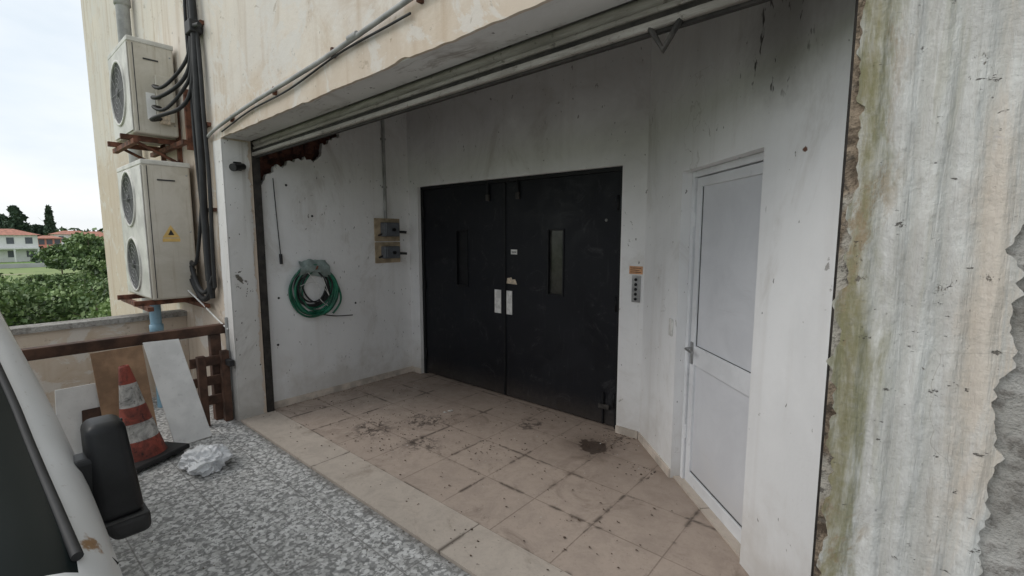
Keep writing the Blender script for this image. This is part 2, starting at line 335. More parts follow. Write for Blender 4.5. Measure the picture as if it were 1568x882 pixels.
# ------------------------------------------------------------------ building
FY=1.43; OX0=-4.30; OX1=-.136
P=[]
P.append(box('facade_left',-9.5,OX0,FY,FY+.22,-3,9,'fac'))
o=box('facade_lintel',OX0,OX1,FY,FY+.22,2.42,9,'fac'); tilt(o,3,.07); P.append(o)
o=box('lintel_soffit',OX0,OX1,FY+.012,FY+.215,2.385,2.419,'soffit'); tilt(o,3,.07); P.append(o)
lo=[];x=OX0
while x<OX1:
    lo.append((x,2.378+(x+4.3)/4.16*.07+.006*mn.noise(Vector((x*3,0,4)))+.005*mn.noise(Vector((x*14,2,4)))+max(0,mn.noise(Vector((x*5,8,1)))-.3)*.06)); x+=random.uniform(.01,.03)
lo.append((OX1,2.448)); P.append(prism('facade_lintel_lip',[(OX0,2.60)]+lo+[(OX1,2.60)],'Y',FY-.006,FY+.011,'fac'))
P.append(box('column_core',OX1,.6,FY,FY+.22,-.3,9,'edge'))
P.append(box('facade_right',.145,7,FY-.004,FY+.22,-.3,9,'conc'))
L=jag(OX1+.016,.034,0,9,.008,3.); Rr=jag(.172,.034,0,9,.008,8.)
P.append(prism('column_plaster',L+Rr[::-1],'Y',FY-.016,FY+.001,'colp'))
Rr=jag(1.625,.028,0,2.37,.008,5.)
P.append(prism('reveal_plaster',[(FY+.001,0)]+Rr+[(FY+.001,2.37)],'X',OX0,OX0+.009,'reveal'))
P.append(prism('pillar_plaster',[(OX0+.009,2.37),(OX0+.009,0)]+[(x,z) for x,z in jag(-4.47,.02,0,2.37,.02,15.)],'Y',FY-.008,FY-.0005,'reveal'))
P.append(box('building_side',-9.5,-9.3,FY+.22,12,-3,9,'fac'))
P.append(box('roof_slab',-9.5,7,FY,12,9,9.3,'conc'))
P.append(box('building_back',-9.3,7,11.8,12,-3,9,'fac'))
hole=[(2.56,3.3),(2.54,2.70),(2.50,2.62),(2.475,2.55),(2.41,2.52),(2.37,2.48),(2.31,2.46),(2.31,2.40),(2.27,2.33),(2.21,2.29),(2.14,2.315),(2.05,2.28),(1.98,2.26),(1.93,2.20),(1.88,2.23),(1.84,2.16),(1.79,2.13),(1.75,2.05),(1.70,1.98)]
hj=[]
for i in range(len(hole)-1):
    a,b=hole[i],hole[i+1]
    for k in range(4):
        t=k/4; hj.append((a[0]+(b[0]-a[0])*t+random.uniform(-.010,.010),a[1]+(b[1]-a[1])*t+random.uniform(-.014,.014)))
hj.append(hole[-1])
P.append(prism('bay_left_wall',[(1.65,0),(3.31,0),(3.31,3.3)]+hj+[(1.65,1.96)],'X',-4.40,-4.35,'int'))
P.append(box('bay_left_brick',-4.6,-4.43,1.652,3.31,0,3.3,'brick'))
for i in range(7):
    y=1.72+i*.11; P.append(box('broken_brick',-4.435,-4.405+random.uniform(-.01,.02),y,y+random.uniform(.06,.1),2.3+random.uniform(-.05,.12),2.44+random.uniform(0,.1),'brick',.008))
BY=3.31
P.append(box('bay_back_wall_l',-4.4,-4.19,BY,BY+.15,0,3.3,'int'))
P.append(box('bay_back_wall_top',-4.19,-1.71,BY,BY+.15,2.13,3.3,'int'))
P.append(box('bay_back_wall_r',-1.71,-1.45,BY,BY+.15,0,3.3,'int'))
P.append(box('bay_ceiling',-4.6,.6,FY+.22,BY+.2,3.3,3.45,'soffit'))
P.append(box('door_backing',-4.4,-1.5,BY+.16,BY+.2,0,3.3,'conc'))
P.append(box('bay_skirting_l',-4.35,-4.338,1.71,BY,.0,.075,'skirt'))
P.append(box('bay_skirting_bl',-4.338,-4.19,BY-.012,BY,.0,.072,'skirt'))
P.append(box('bay_skirting_br',-1.71,-1.52,BY-.012,BY,.0,.072,'skirt'))
ZT=1.985
J0=.590; J1=1.400
SP=[]
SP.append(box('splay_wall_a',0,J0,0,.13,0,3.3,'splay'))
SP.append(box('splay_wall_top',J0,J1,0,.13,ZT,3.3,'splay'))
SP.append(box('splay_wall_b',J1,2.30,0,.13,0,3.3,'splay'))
SP.append(box('splay_skirting',.01,J0-.003,-.012,0,0,.07,'skirt'))
SP.append(box('light_switch',.50,.545,-.012,-.0005,.95,1.06,'plate',.003))
eb=group('splay_wall',SP,(-1.51,3.31,0),(0,0,R(-45)))
b=group('concrete_building',P); eb.parent=b

box('bay_floor',-4.42,.4,1.72,BY+.14,-.1,.012,'tile')
box('threshold',-4.30,.1,FY,1.717,-.1,.016,'thr')
box('parking_platform',-5.75,8,-14,FY-.003,-3,0,'pave')
bx=box('platform_under',-9.29,7,1.66,11.79,-.3,-.105,'conc'); bx.parent=b

def shutter():
    parts=[]
    prof=[];z=2.345
    while z<2.75:
        for k in range(6):
            t=k/6; prof.append((1.676-.016*math.sin(math.pi*t),z+.05*t))
        prof.append((1.69,z+.049)); z+=.055
    v=[];f=[]
    for (y,zz) in prof: v+= [(OX0+.01,y,zz),(OX1-.01,y,zz)]
    for i in range(len(prof)-1): f.append((2*i,2*i+1,2*i+3,2*i+2))
    parts.append(mk('slats',v,f,'shut',True))
    parts.append(box('bottom_bar',OX0+.012,OX1-.012,1.648,1.708,2.262,2.292,'shut',.008))
    parts.append(box('bottom_bar_dark_gap',OX0+.012,OX1-.012,1.672,1.684,2.292,2.318,'shutd'))  # near-black strip painting in the dark of the gap between the bars
    parts.append(box('bottom_bar_lip',OX0+.012,OX1-.012,1.660,1.692,2.318,2.340,'shut',.006))
    parts.append(box('rubber_seal',OX0+.012,OX1-.012,1.668,1.688,2.250,2.2625,'shutd'))
    for q in parts: tilt(q,9,.075)
    parts.append(box('shutter_roll_cover',OX0,OX1,1.73,1.99,2.86,3.1,'shut',.02))
    parts.append(box('guide_left',OX0-.04,OX0+.012,1.655,1.712,0.016,2.40,'shutd'))
    parts.append(box('guide_right',OX1-.028,OX1+.012,1.655,1.712,0.016,3.2,'shutd'))
    x=-.71
    parts.append(tube('lock_hook',[(x-.055,1.66,2.335),(x,1.652,2.245),(x+.055,1.66,2.335)],.012,'dkiron',False))
    return group('roller_shutter',parts)
shutter()

# ------------------------------------------------------------------ steel double door
def ddoor():
    p=[];y0,y1=3.365,3.405
    p.append(box('frame_top',-4.19,-1.71,3.35,3.41,2.095,2.13,'bdoor2',.003))
    p.append(box('frame_left',-4.19,-4.15,3.35,3.41,0,2.095,'bdoor2',.003)); p.append(box('frame_right',-1.75,-1.71,3.35,3.41,0,2.095,'bdoor2',.003))
    for nm,x0,x1,wx0,wx1 in(('left',-4.148,-2.953,-3.62,-3.47),('right',-2.947,-1.752,-2.435,-2.285)):
        wz0,wz1=1.08,1.64
        for k,(a,b_,c_,d_) in enumerate(((x0,wx0,.03,2.093),(wx1,x1,.03,2.093),(wx0,wx1,.03,wz0),(wx0,wx1,wz1,2.093))):
            p.append(box(f'leaf_{nm}_{k}',a,b_,y0,y1,c_,d_,'bdoor'))
        p.append(box(f'glass_{nm}',wx0,wx1,y0+.018,y0+.025,wz0,wz1,'glass' if nm=='right' else 'bdoor2'))
        t=.014
        for k,(a,b_,c_,d_) in enumerate(((wx0-t,wx0,wz0-t,wz1+t),(wx1,wx1+t,wz0-t,wz1+t),(wx0,wx1,wz0-t,wz0),(wx0,wx1,wz1,wz1+t))):
            p.append(box(f'window_trim_{nm}_{k}',a,b_,y0-.009,y0-.0005,c_,d_,'bdoor2',.002))
    p.append(box('astragal',-2.962,-2.938,y0-.010,y0-.0005,.03,2.09,'bdoor2',.002))
    p.append(box('push_plate_left',-3.085,-3.00,y0-.006,y0-.0005,.84,1.07,'plate',.002)); p.append(box('push_plate_right',-2.93,-2.86,y0-.006,y0-.0005,.84,1.07,'plate',.002))
    p.append(box('label_top',-2.875,-2.80,y0-.003,y0-.0005,1.42,1.465,'plate'))
    p.append(box('label_text',-2.865,-2.81,y0-.0045,y0-.0032,1.438,1.446,'bdoor2'))
    p.append(prism('label_low',[(-2.93,1.14),(-2.80,1.135),(-2.81,1.16),(-2.825,1.185),(-2.86,1.18),(-2.87,1.20),(-2.92,1.19)],'Y',y0-.003,y0-.0005,'label'))
    for x in(-3.16,-2.78):
        p.append(tube('hasp',[(x,y0-.012,2.10),(x+.01,y0-.03,2.05),(x,y0-.02,1.99)],.011,'bdoor2'))
        p.append(box('hasp_body',x-.02,x+.02,y0-.03,y0-.001,1.93,1.99,'dkiron',.006))
    for z in(.25,1.05,1.85):
        for x in(-4.145,-1.76): p.append(lathe('hinge',[(0,z-.06),(.012,z-.06),(.012,z+.06),(0,z+.06)],'bdoor2',12,'Z',(x,y0-.01,0)))
    p.append(box('floor_bolt',-1.90,-1.80,y0-.02,y0-.0005,.16,.20,'dkiron',.004)); p.append(box('floor_bolt_rod',-1.865,-1.85,y0-.018,y0-.001,.03,.30,'bdoor2',.003))
    p.append(lathe('keyhole',[(0,-.004),(.012,-.003),(.012,0)],'steel',12,'Y',(-1.87,y0-.001,1.72)))
    return group('steel_double_door',p)
ddoor()
p=[box('plate',-1.603,-1.535,BY-.014,BY-.0005,1.09,1.295,'steel',.004)]
for i in range(5): p.append(lathe('button',[(0,-.006),(.011,-.005),(.012,0)],'blackp',14,'Y',(-1.569,BY-.0142,1.115+i*.037)))
group('elevator_call_panel',p)
p=[box('board',-1.63,-1.522,BY-.005,BY-.0005,1.305,1.365,'orange')]
for i in range(3): p.append(box('text_line',-1.62,-1.532-.015*(i%2),BY-.0065,BY-.0052,1.318+i*.015,1.323+i*.015,'rust'))
group('warning_sign',p)

# white aluminium side door
p=[]
x0,x1,zt=J0,J1,ZT; f=.038; yd=.062
p.append(box('frame_left',x0+.001,x0+f,yd,yd+.06,0.0,zt-.001,'alu',.003)); p.append(box('frame_right',x1-f,x1-.001,yd,yd+.06,0,zt-.001,'alu',.003)); p.append(box('frame_top',x0+f,x1-f,yd,yd+.06,zt-f,zt-.001,'alu',.003))
a,b_=x0+f+.005,x1-f-.005
y=yd+.014
st=.055
p.append(box('gap',x0+f,x1-f,y+.035,y+.04,.0,zt-f,'gasket'))
p.append(box('stile_left',a,a+st,y,y+.035,.02,zt-f-.005,'alu',.004)); p.append(box('stile_right',b_-st,b_,y,y+.035,.02,zt-f-.005,'alu',.004))
p.append(box('rail_top',a+st,b_-st,y+.0005,y+.035,zt-f-.06,zt-f-.005,'alu',.004)); p.append(box('rail_mid',a+st,b_-st,y+.0005,y+.035,.80,.92,'alu',.004)); p.append(box('rail_bottom',a+st,b_-st,y+.0005,y+.035,.02,.10,'alu',.004))
p.append(box('panel_upper',a+st,b_-st,y+.014,y+.02,.92,zt-f-.06,'alup')); p.append(box('panel_lower',a+st,b_-st,y+.014,y+.02,.10,.80,'alup'))
for zz in(.918,.797,.103): p.append(box('gasket_line',a+st,b_-st,y+.010,y+.0139,zz,zz+.005,'gasket'))
p.append(box('gasket_side',a+st,a+st+.004,y+.010,y+.0139,.925,zt-f-.06,'gasket'))
p.append(box('handle_plate',a+.015,a+.045,y-.008,y-.0003,.80,.94,'steel',.003))
p.append(tube('lever',[(a+.03,y-.005,.90),(a+.03,y-.045,.90),(a+.045,y-.05,.90),(a+.12,y-.045,.893)],.008,'steel'))
for zz in(.3,1.65): p.append(box('hinge',x0+.03,x0+.05,y-.012,y-.0004,zz,zz+.09,'alu',.003))
p.append(box('sill',x0,x1,.02,yd+.08,0.012,.024,'thr'))
group('white_side_door',p,(-1.51,3.31,0),(0,0,R(-45)))

# ------------------------------------------------------------------ left wall items
X=-4.35
def coil(name,cy,cz,ry,rz,turns,r,mat,x,seed,jit,tail=()):
    pts=[];rnd=random.Random(seed)
    for t in range(turns):
        oy=rnd.uniform(-jit,jit);oz=rnd.uniform(-jit,jit);k=1+rnd.uniform(-.14,.08);sh=rnd.uniform(-.3,.3)
        for i in range(16):
            a=2*math.pi*i/16+1.57
            top=max(0,math.sin(a))
            w_=1-.35*top**2
            pts.append((x+.012+r+.012*(t%4)+rnd.uniform(0,.008),cy+(oy+ry*k*math.cos(a)*w_)+sh*.05*math.sin(a),cz+(oz*(1-top))+rz*(1+(k-1)*(1-top))*math.sin(a)+rnd.uniform(-.005,.005)))
    pts+=list(tail)
    return tube(name,pts,r,mat)
p=[coil('hose_outer',2.16,1.075,.215,.25,5,.0095,'green',X,1,.03,[(X+.05,2.30,1.22),(X+.05,2.40,1.08),(X+.05,2.42,.95),(X+.04,2.36,.86),(X+.03,2.33,.83)]),
   coil('cable_inner',2.15,1.10,.16,.19,6,.0075,'rubber',X,5,.035),
   coil('hose_inner',2.17,1.09,.18,.205,2,.0095,'green',X,9,.035),
   tube('wall_hook',[(X,2.16,1.27),(X+.09,2.16,1.27),(X+.10,2.16,1.31)],.008,'rust')]
v=[];f=[];n1,n2=14,10
for i in range(n1):
    for j in range(n2):
        u=i/(n1-1);w=j/(n2-1); 
        v.append((X+.02+.055*math.sin(math.pi*w)+.012*mn.noise(Vector((u*5,w*5,2))),2.02+.26*u+.02*mn.noise(Vector((u*4,w*4,0)))+(u-.5)*.08*w,1.37-.15*w-.05*abs(u-.5)*2*(1 if w>.5 else .2)+.02*mn.noise(Vector((u*6,w*3,7)))))
for i in range(n1-1):
    for j in range(n2-1): f.append((i*n2+j,(i+1)*n2+j,(i+1)*n2+j+1,i*n2+j+1))
p.append(mk('cover',v,f,'greycloth',True))
p.append(tube('loose_end',[(X+.02,2.12,.86),(X+.03,2.25,.82),(X+.03,2.4,.79),(X+.04,2.54,.785)],.005,'rubber'))
p.append(tube('thin_wire',[(X+.07,2.0,1.13),(X+.07,2.12,1.18),(X+.07,2.24,1.1),(X+.07,2.3,.96),(X+.07,2.22,1.2)],.003,'plate'))
p.append(tube('thin_wire2',[(X+.07,2.08,1.25),(X+.07,2.20,1.12),(X+.07,2.16,.98),(X+.07,2.26,.92)],.003,'plate'))
group('coiled_garden_hose',p)
p=[]
for k,(z0,z1) in enumerate(((1.30,1.525),(1.535,1.78))):
    p.append(box(f'backboard_{k}',X,X+.012,2.85,3.17,z0,z1,'beige',.002))
    p.append(box(f'box_{k}',X+.012,X+.095,2.92,3.11,z0+.05,z1-.045,'box',.008))
    p.append(box(f'lid_{k}',X+.095,X+.106,2.935,3.095,z0+.062,z1-.058,'box',.004))
    p.append(tube(f'rotary_handle_{k}',[(X+.10,3.02,(z0+z1)/2),(X+.13,3.02,(z0+z1)/2)],.018,'blackp',False))
    p.append(tube(f'cable_gland_{k}',[(X+.05,3.11,z0+.10),(X+.06,3.18,z0+.10),(X+.08,3.21,z0+.095)],.014,'rubber'))
    p.append(tube(f'link_{k}',[(X+.04,2.93,z0+.08),(X+.03,2.88,z0+.06)],.01,'rubber'))
p.append(tube('conduit',[(X+.02,2.985,1.78),(X+.02,2.985,3.28)],.017,'pvc',False))
for z in(2.1,2.6,3.0): p.append(box('clip',X,X+.03,2.96,3.01,z,z+.02,'pvc'))
group('electrical_switch_boxes',p)
p=[tube('cord',[(X+.02,1.83,2.10),(X+.02,1.84,1.8),(X+.02,1.86,1.42)],.004,'rubber'),tube('grip',[(X+.02,1.86,1.43),(X+.02,1.862,1.34)],.013,'rubber',False)]
group('hanging_pull_cord',p)
p=[]
for y,z in((2.18,1.78),(1.80,.60),(1.83,1.03),(2.6,.9),(1.95,2.05)): p.append(lathe('anchor',[(0,.006),(.009,.005),(.011,0)],'rubber',10,'X',(X+.001,y,z)))
group('wall_anchor',p)
p=[box('bracket',OX0+.009,OX0+.03,1.50,1.56,2.13,2.20,'blackp',.004),tube('arm',[(OX0+.03,1.53,2.165),(OX0+.07,1.52,2.15)],.009,'blackp',False)]
p.append(tube('body',[(OX0+.03,1.57,2.165),(OX0+.10,1.48,2.145)],.027,'blackp',False)); p.append(tube('lens_hood',[(OX0+.095,1.487,2.147),(OX0+.115,1.46,2.14)],.031,'rubber',False))
group('security_camera',p)

# ------------------------------------------------------------------ AC units
def ac(name,x0,x1,y0,y1,z0,z1,fans):
    p=[box('casing',x0,x1,y0,y1,z0,z1,'ac',.018)]
    p.append(box('top_lid',x0-.008,x1+.008,y0-.008,y1+.004,z1-.03,z1+.012,'acw',.008))
    p.append(box('front_panel',x0+.012,x1-.012,y0-.010,y0-.001,z0+.02,z1-.035,'acw',.006))
    fx=x0+(x1-x0)*.44; r=min((x1-x0)*.36,(z1-z0)/fans*.40)
    for k in range(fans):
        fz=z0+(z1-z0)*(k+.5)/fans
        p.append(lathe('fan_well',[(r*1.03,-.018),(r,-.020),(r*.98,-.012),(0,-.0125)],'acd',36,'Y',(fx,y0,fz)))
        p.append(lathe('fan_ring',[(r*1.06,-.010),(r*1.06,-.022),(r*.98,-.022),(r*.98,-.012)],'acw',36,'Y',(fx,y0,fz)))
        for q in range(1,6):
            rr=r*q/6; pts=[(fx+rr*math.cos(t*math.pi/8),y0-.022,fz+rr*math.sin(t*math.pi/8)) for t in range(16)]
            p.append(tube('grille_ring',pts,.0013,'pvc',True,2,True))
        for q in range(8):
            a=q*math.pi/4; p.append(tube('grille_spoke',[(fx+.02*math.cos(a),y0-.022,fz+.02*math.sin(a)),(fx+r*math.cos(a),y0-.022,fz+r*math.sin(a))],.0013,'pvc',False,2))
        p.append(lathe('fan_hub',[(0,-.026),(.035,-.024),(.04,-.018)],'acd',16,'Y',(fx,y0,fz)))
    p.append(box('side_seam',x1+.0005,x1+.002,y0+.03,y0+.036,z0+.02,z1-.04,'acd'))
    p.append(box('grip',x1+.0005,x1+.006,y0+.10,y1-.12,z1-.16,z1-.148,'acd'))
    for q in range(3): p.append(lathe('screw',[(0,.004),(.006,.003),(.007,0)],'steel',10,'X',(x1+.001,y1-.03,z0+.1+q*(z1-z0-.2)/2)))
    return p
p=ac('lo',-5.9,-5.0,1.04,1.39,1.03,2.23,2)
t=.065;cy,cz=1.21,1.63
p.append(mk('warning_triangle',[(-4.9975,cy-t,cz-t*.8),(-4.9975,cy+t,cz-t*.8),(-4.9975,cy,cz+t*.9)],[(0,1,2)],'yellow'))
p.append(mk('triangle_mark',[(-4.9965,cy-t*.35,cz-t*.45),(-4.9965,cy+t*.35,cz-t*.45),(-4.9965,cy,cz+t*.3)],[(0,1,2)],'rubber'))
p.append(box('warning_text',-4.999,-4.9975,cy-t,cy+t,cz-t*1.35,cz-t*.9,'yellow'))
for q in range(4): p.append(box('valve',-5.0,-4.96,1.33,1.37,1.15+q*.06,1.175+q*.06,'rubber',.004))
for xx in(-5.75,-5.1): p.append(box('bracket',xx,xx+.04,.92,FY,.985,1.028,'rust'))
p.append(box('bracket_front',-5.95,-4.9,.98,1.02,.95,.985,'rust'))
p.append(box('bracket_rear',-5.95,-4.75,1.36,1.40,.95,.985,'rust'))
group('air_conditioner_unit',p)
p=ac('up',-6.02,-5.26,1.07,1.40,2.50,3.30,1)
p.append(box('service_cover',-5.2595,-5.225,1.24,1.37,2.62,3.02,'ac',.008))
p.append(box('rating_label',-5.2595,-5.256,1.17,1.235,2.63,2.86,'wboard')); p.append(box('rust_patch',-5.2595,-5.2215,1.26,1.33,2.60,2.70,'label'))
for xx in(-5.9,-5.36):
    p.append(box('bracket_arm',xx,xx+.04,.98,FY,2.44,2.485,'rust')); p.append(box('bracket_leg',xx,xx+.04,FY-.035,FY-.001,2.25,2.80,'rust'))
    p.append(tube('bracket_brace',[(xx+.02,1.05,2.45),(xx+.02,FY-.02,2.27)],.014,'rust',False))
p.append(box('bracket_bar',-6.05,-5.2,1.04,1.08,2.40,2.44,'rust')); p.append(box('bracket_bar2',-6.05,-4.95,1.34,1.38,2.40,2.44,'rust'))
p.append(box('post',-5.0,-4.96,FY-.05,FY-.001,2.36,2.88,'rust'))
for q in range(4):
    z=3.02-q*.09; j=random.uniform(-.03,.03); p.append(tube('refrigerant_hose',[(-5.25,1.28,z-.10),(-5.15,1.18-.01*q,z-.13+j),(-5.0,1.2+j,z-.17-j),(-4.80,1.33,z-.05+j),(-4.68,1.38,z+.12),(-4.64,1.385,z+.45)],.014+.002*(q%2),'rubber'))
group('air_conditioner_unit',p)
p=[]
for k,(x,r) in enumerate(((-4.66,.022),(-4.60,.028),(-4.54,.016),(-4.72,.013))):
    pts=[(x+.035*math.sin(z*1.7+k*2)+.01*math.sin(z*6+k),1.385-.012*(k%2),z) for z in np.arange(1.05+.05*k,6.,.25)]
    p.append(tube(f'pipe_{k}',pts,r,'rubber'))
p.append(tube('pipe_low',[(-4.6,1.385,1.15),(-4.72,1.37,1.0),(-4.9,1.35,1.08),(-4.98,1.34,1.2)],.025,'rubber'))
p.append(tube('pipe_low2',[(-4.56,1.385,1.25),(-4.66,1.36,1.06),(-4.85,1.33,1.15),(-4.97,1.34,1.32)],.02,'rubber'))
p.append(tube('pipe_low3',[(-4.70,1.38,1.9),(-4.76,1.35,1.5),(-4.84,1.33,1.3),(-4.97,1.34,1.36)],.015,'rubber'))
for z in(1.8,2.5,3.3,4.4): p.append(box('clamp',-4.76,-4.50,1.40,1.428,z,z+.03,'rust'))
p.append(box('junction',-4.66,-4.52,1.33,1.42,3.23,3.33,'rubber',.01)); p.append(tube('stub',[(-4.55,1.36,3.28),(-4.42,1.37,3.26)],.018,'rubber',False))
group('hose_bundle',p)
p=[tube('pipe',[(-6.65,1.34,-3),(-6.65,1.34,9)],.062,'pvc',False)]
for z in(.5,2.3,4.1,5.9): p.append(lathe('collar',[(.062,z-.05),(.074,z-.045),(.074,z+.045),(.062,z+.05)],'pvc',20,'Z',(-6.65,1.34,0)))
group('drain_downpipe',p)
p=[tube('pipe',[(-5.25,1.10,-.1),(-5.25,1.10,.99)],.045,'blue',False),lathe('collar',[(.045,.70),(.054,.705),(.054,.78),(.045,.785)],'blue',20,'Z',(-5.25,1.10,0))]
group('blue_drain_pipe',p)
def zc(x): return 2.46+(x+4.17)*.078
p=[tube('conduit',[(-4.55,1.40,2.40),(-4.45,1.40,2.43)]+[(x,1.395,zc(x)+.01*math.sin(x*3)) for x in np.arange(-4.2,3.,.4)],.013,'pvc'),
   tube('cable',[(x,1.405,zc(x)-.035+.012*math.sin(x*5+1)) for x in np.arange(-4.2,-1.6,.2)],.006,'rubber'),
   tube('coupling',[(-2.30,1.395,zc(-2.3)+.005),(-2.22,1.395,zc(-2.22)+.003)],.018,'pvc',False)]
for x in np.arange(-4.,2.5,.75): p.append(box('clip',x,x+.018,1.40,1.429,zc(x)-.02,zc(x)+.03,'rust'))
group('facade_conduit',p)
group('white_cable',[tube('cable',[(-4.98,1.30,1.1),(-4.8,1.36,.98),(-4.6,1.40,.86),(-4.4,1.415,.80)],.007,'plate'),tube('riser',[(-4.42,1.412,.9),(-4.42,1.412,.25)],.012,'pvc',False)])

# ------------------------------------------------------------------ parapet, rail, leaning things
box('concrete_parapet',-5.74,-5.60,-14,FY-.002,0,.78,'fac')
box('parapet_coping',-5.77,-5.57,-14,FY-.004,.782,.83,'conc')
p=[box('beam',-4.55,-4.47,-3.2,FY-.003,.755,.835,'wood',.006)]
for y in(1.30,-1.4,-3.1): p.append(box('post',-4.545,-4.475,y,y+.08,0,.754,'wood',.005))
group('wooden_railing',p)
p=[box('upright_a',-4.44,-4.38,1.17,1.23,0,.60,'wood',.005),box('upright_b',-4.44,-4.38,1.345,1.405,0,.62,'wood',.005)]
for z in(.16,.33,.50): p.append(box('slat',-4.462,-4.441,1.13,1.42,z,z+.08,'wood',.004))
p.append(box('iron_stub',-4.40,-4.28,1.37,1.41,.50,.55,'rubber',.003))
group('wooden_pallet',p)
def slab(name,q,th,mat):
    q=[Vector(v) for v in q]; n=(q[1]-q[0]).cross(q[3]-q[0]).normalized()*th
    v=q+[a+n for a in q]
    o=mk(name,v,[(0,1,2,3),(7,6,5,4),(0,4,5,1),(1,5,6,2),(2,6,7,3),(3,7,4,0)],mat)
    b=o.modifiers.new('b','BEVEL');b.width=.002;return o
slab('white_board',[(-4.13,.915,.002),(-4.15,1.165,.002),(-4.445,1.065,.765),(-4.445,.835,.775)],.016,'wboard')
slab('plywood_board',[(-4.30,.56,.002),(-4.30,.86,.002),(-4.45,.83,.76),(-4.45,.53,.75)],.014,'ply')
slab('white_panel',[(-4.36,.30,.002),(-4.36,.56,.002),(-4.45,.585,.53),(-4.45,.33,.53)],.012,'wboard')
slab('chipboard_offcut',[(-4.28,.42,.002),(-4.28,.60,.002),(-4.40,.60,.36),(-4.40,.45,.36)],.018,'wood')
prof=[(.135,.03),(.128,.05),(.112,.14),(.108,.145),(.092,.24),(.088,.25),(.072,.34),(.068,.35),(.052,.45),(.046,.49),(.030,.585),(.026,.60),(.020,.60),(.018,.55)]
o=lathe('cone_body',prof,['cr','cw'],36)
for i,pl in enumerate(o.data.polygons):
    j=i//36; pl.material_index=1 if j in(3,4,7,8) else 0
for v in o.data.vertices:
    n=mn.noise(v.co*9); v.co.x+=n*.008; v.co.y+=mn.noise(v.co*9+Vector((5,5,5)))*.008
bs=box('cone_base',-.19,.19,-.19,.19,0,.032,'rubber',.012)
group('traffic_cone',[o,bs],(-4.08,.72,.0),(R(3),R(-6),R(20)),(1.05,1.05,1.16))
bm=bmesh.new(); bmesh.ops.create_icosphere(bm,subdivisions=6,radius=1)
for v in bm.verts:
    d=v.co.copy()
    n=mn.noise(d*1.6+Vector((4,1,2)))*.40
    rdg=0;
    for k,fq in enumerate((2.2,4.5,9.)): rdg+=(1-abs(mn.noise(d*fq+Vector((k*5,2,1))))*2.6)*(.15/(k+1))
    d=d*(1+n+rdg-.15)
    v.co=Vector((d.x*.165,d.y*.14,max(.0,(d.z+.50)*.095)))
me=bpy.data.meshes.new('plastic_bag');bm.to_mesh(me);bm.free();me.materials.append(M['bag'])
for q in me.polygons:q.use_smooth=True
o=bpy.data.objects.new('plastic_bag',me);S.collection.objects.link(o);o.location=(-3.60,.97,.002)
def debris(name,n,gen,mat,s0,s1):
    v=[];f=[]
    for i in range(n):
        x,y,z=gen(); s=random.uniform(s0,s1); a=random.uniform(0,6.28); k=len(v); m=random.randint(4,6)
        for j in range(m):
            t=a+2*math.pi*j/m; rr=s*random.uniform(.5,1.2); v.append((x+rr*math.cos(t),y+rr*math.sin(t)*.7,z+random.uniform(.001,.004)))
        v.append((x,y,z+s*random.uniform(.3,.7))); 
        for j in range(m): f.append((k+j,k+(j+1)%m,k+m))
    return mk(name,v,f,mat)
cl=[(-3.35,2.05,.16),(-3.1,2.3,.2),(-2.95,2.0,.12),(-1.66,3.05,.10),(-1.62,3.2,.08),(-2.4,3.1,.3),(-3.7,2.6,.25),(-2.9,2.5,.25),(-4.1,2.2,.15),(-2.3,2.5,.2),(-1.25,2.85,.1)]
def gi():
    if random.random()<.75:
        c=random.choice(cl); return (min(-1.2,random.gauss(c[0],c[2])),min(3.28 if c[0]<-1.5 else 2.9,max(1.5,random.gauss(c[1],c[2]))),.013)
    return (random.uniform(-4.3,-.9),random.uniform(1.5,2.6),.017)
debris('dry_leaf_litter',800,gi,'debris',.002,.011)
debris('plaster_crumbs',180,gi,'debrisl',.002,.007)
debris('yard_grit',350,lambda:(random.uniform(-4.3,-.4),random.uniform(.2,1.42),.001),'debris',.002,.007)
debris('wall_edge_crumbs',200,lambda:(random.choice([random.uniform(-4.32,-4.2),random.uniform(-4.33,-4.29)]),random.uniform(1.45,3.28),.014),'debris',.002,.009)
debris('paper_scrap',3,lambda:(random.gauss(-3.05,.05),random.gauss(2.72,.05),.014),'debrisl',.02,.03)

# ------------------------------------------------------------------ van
st=[(-.35,.05,.50,.00,.68,-.12,.70,.72),(-.42,.10,.60,.07,.76,-.06,.79,.81),(-.8,.15,.72,.135,.87,.045,.93,.98),(-1.093,.158,.80,.157,.95,.09,1.035,1.08),
 (-1.24,.16,.83,.156,.992,.082,1.065,1.13),(-1.371,.160,.85,.154,1.039,.072,1.105,1.18),(-1.5,.158,.88,.147,1.08,.062,1.15,1.24),(-1.62,.157,.90,.138,1.13,.052,1.205,1.31),(-1.84,.154,.94,.106,1.265,.02,1.335,1.45),
 (-2.0,.150,.95,.062,1.41,-.02,1.47,1.57),(-2.3,.148,.95,.015,1.62,-.09,1.68,1.75),(-2.6,.148,.95,-.01,1.74,-.14,1.81,1.86),(-3.9,.148,.95,-.01,1.74,-.14,1.81,1.86),(-4.15,.145,.95,-.03,1.70,-.16,1.77,1.80),(-4.25,.10,.93,-.06,1.60,-.2,1.66,1.68)]
C=-.74
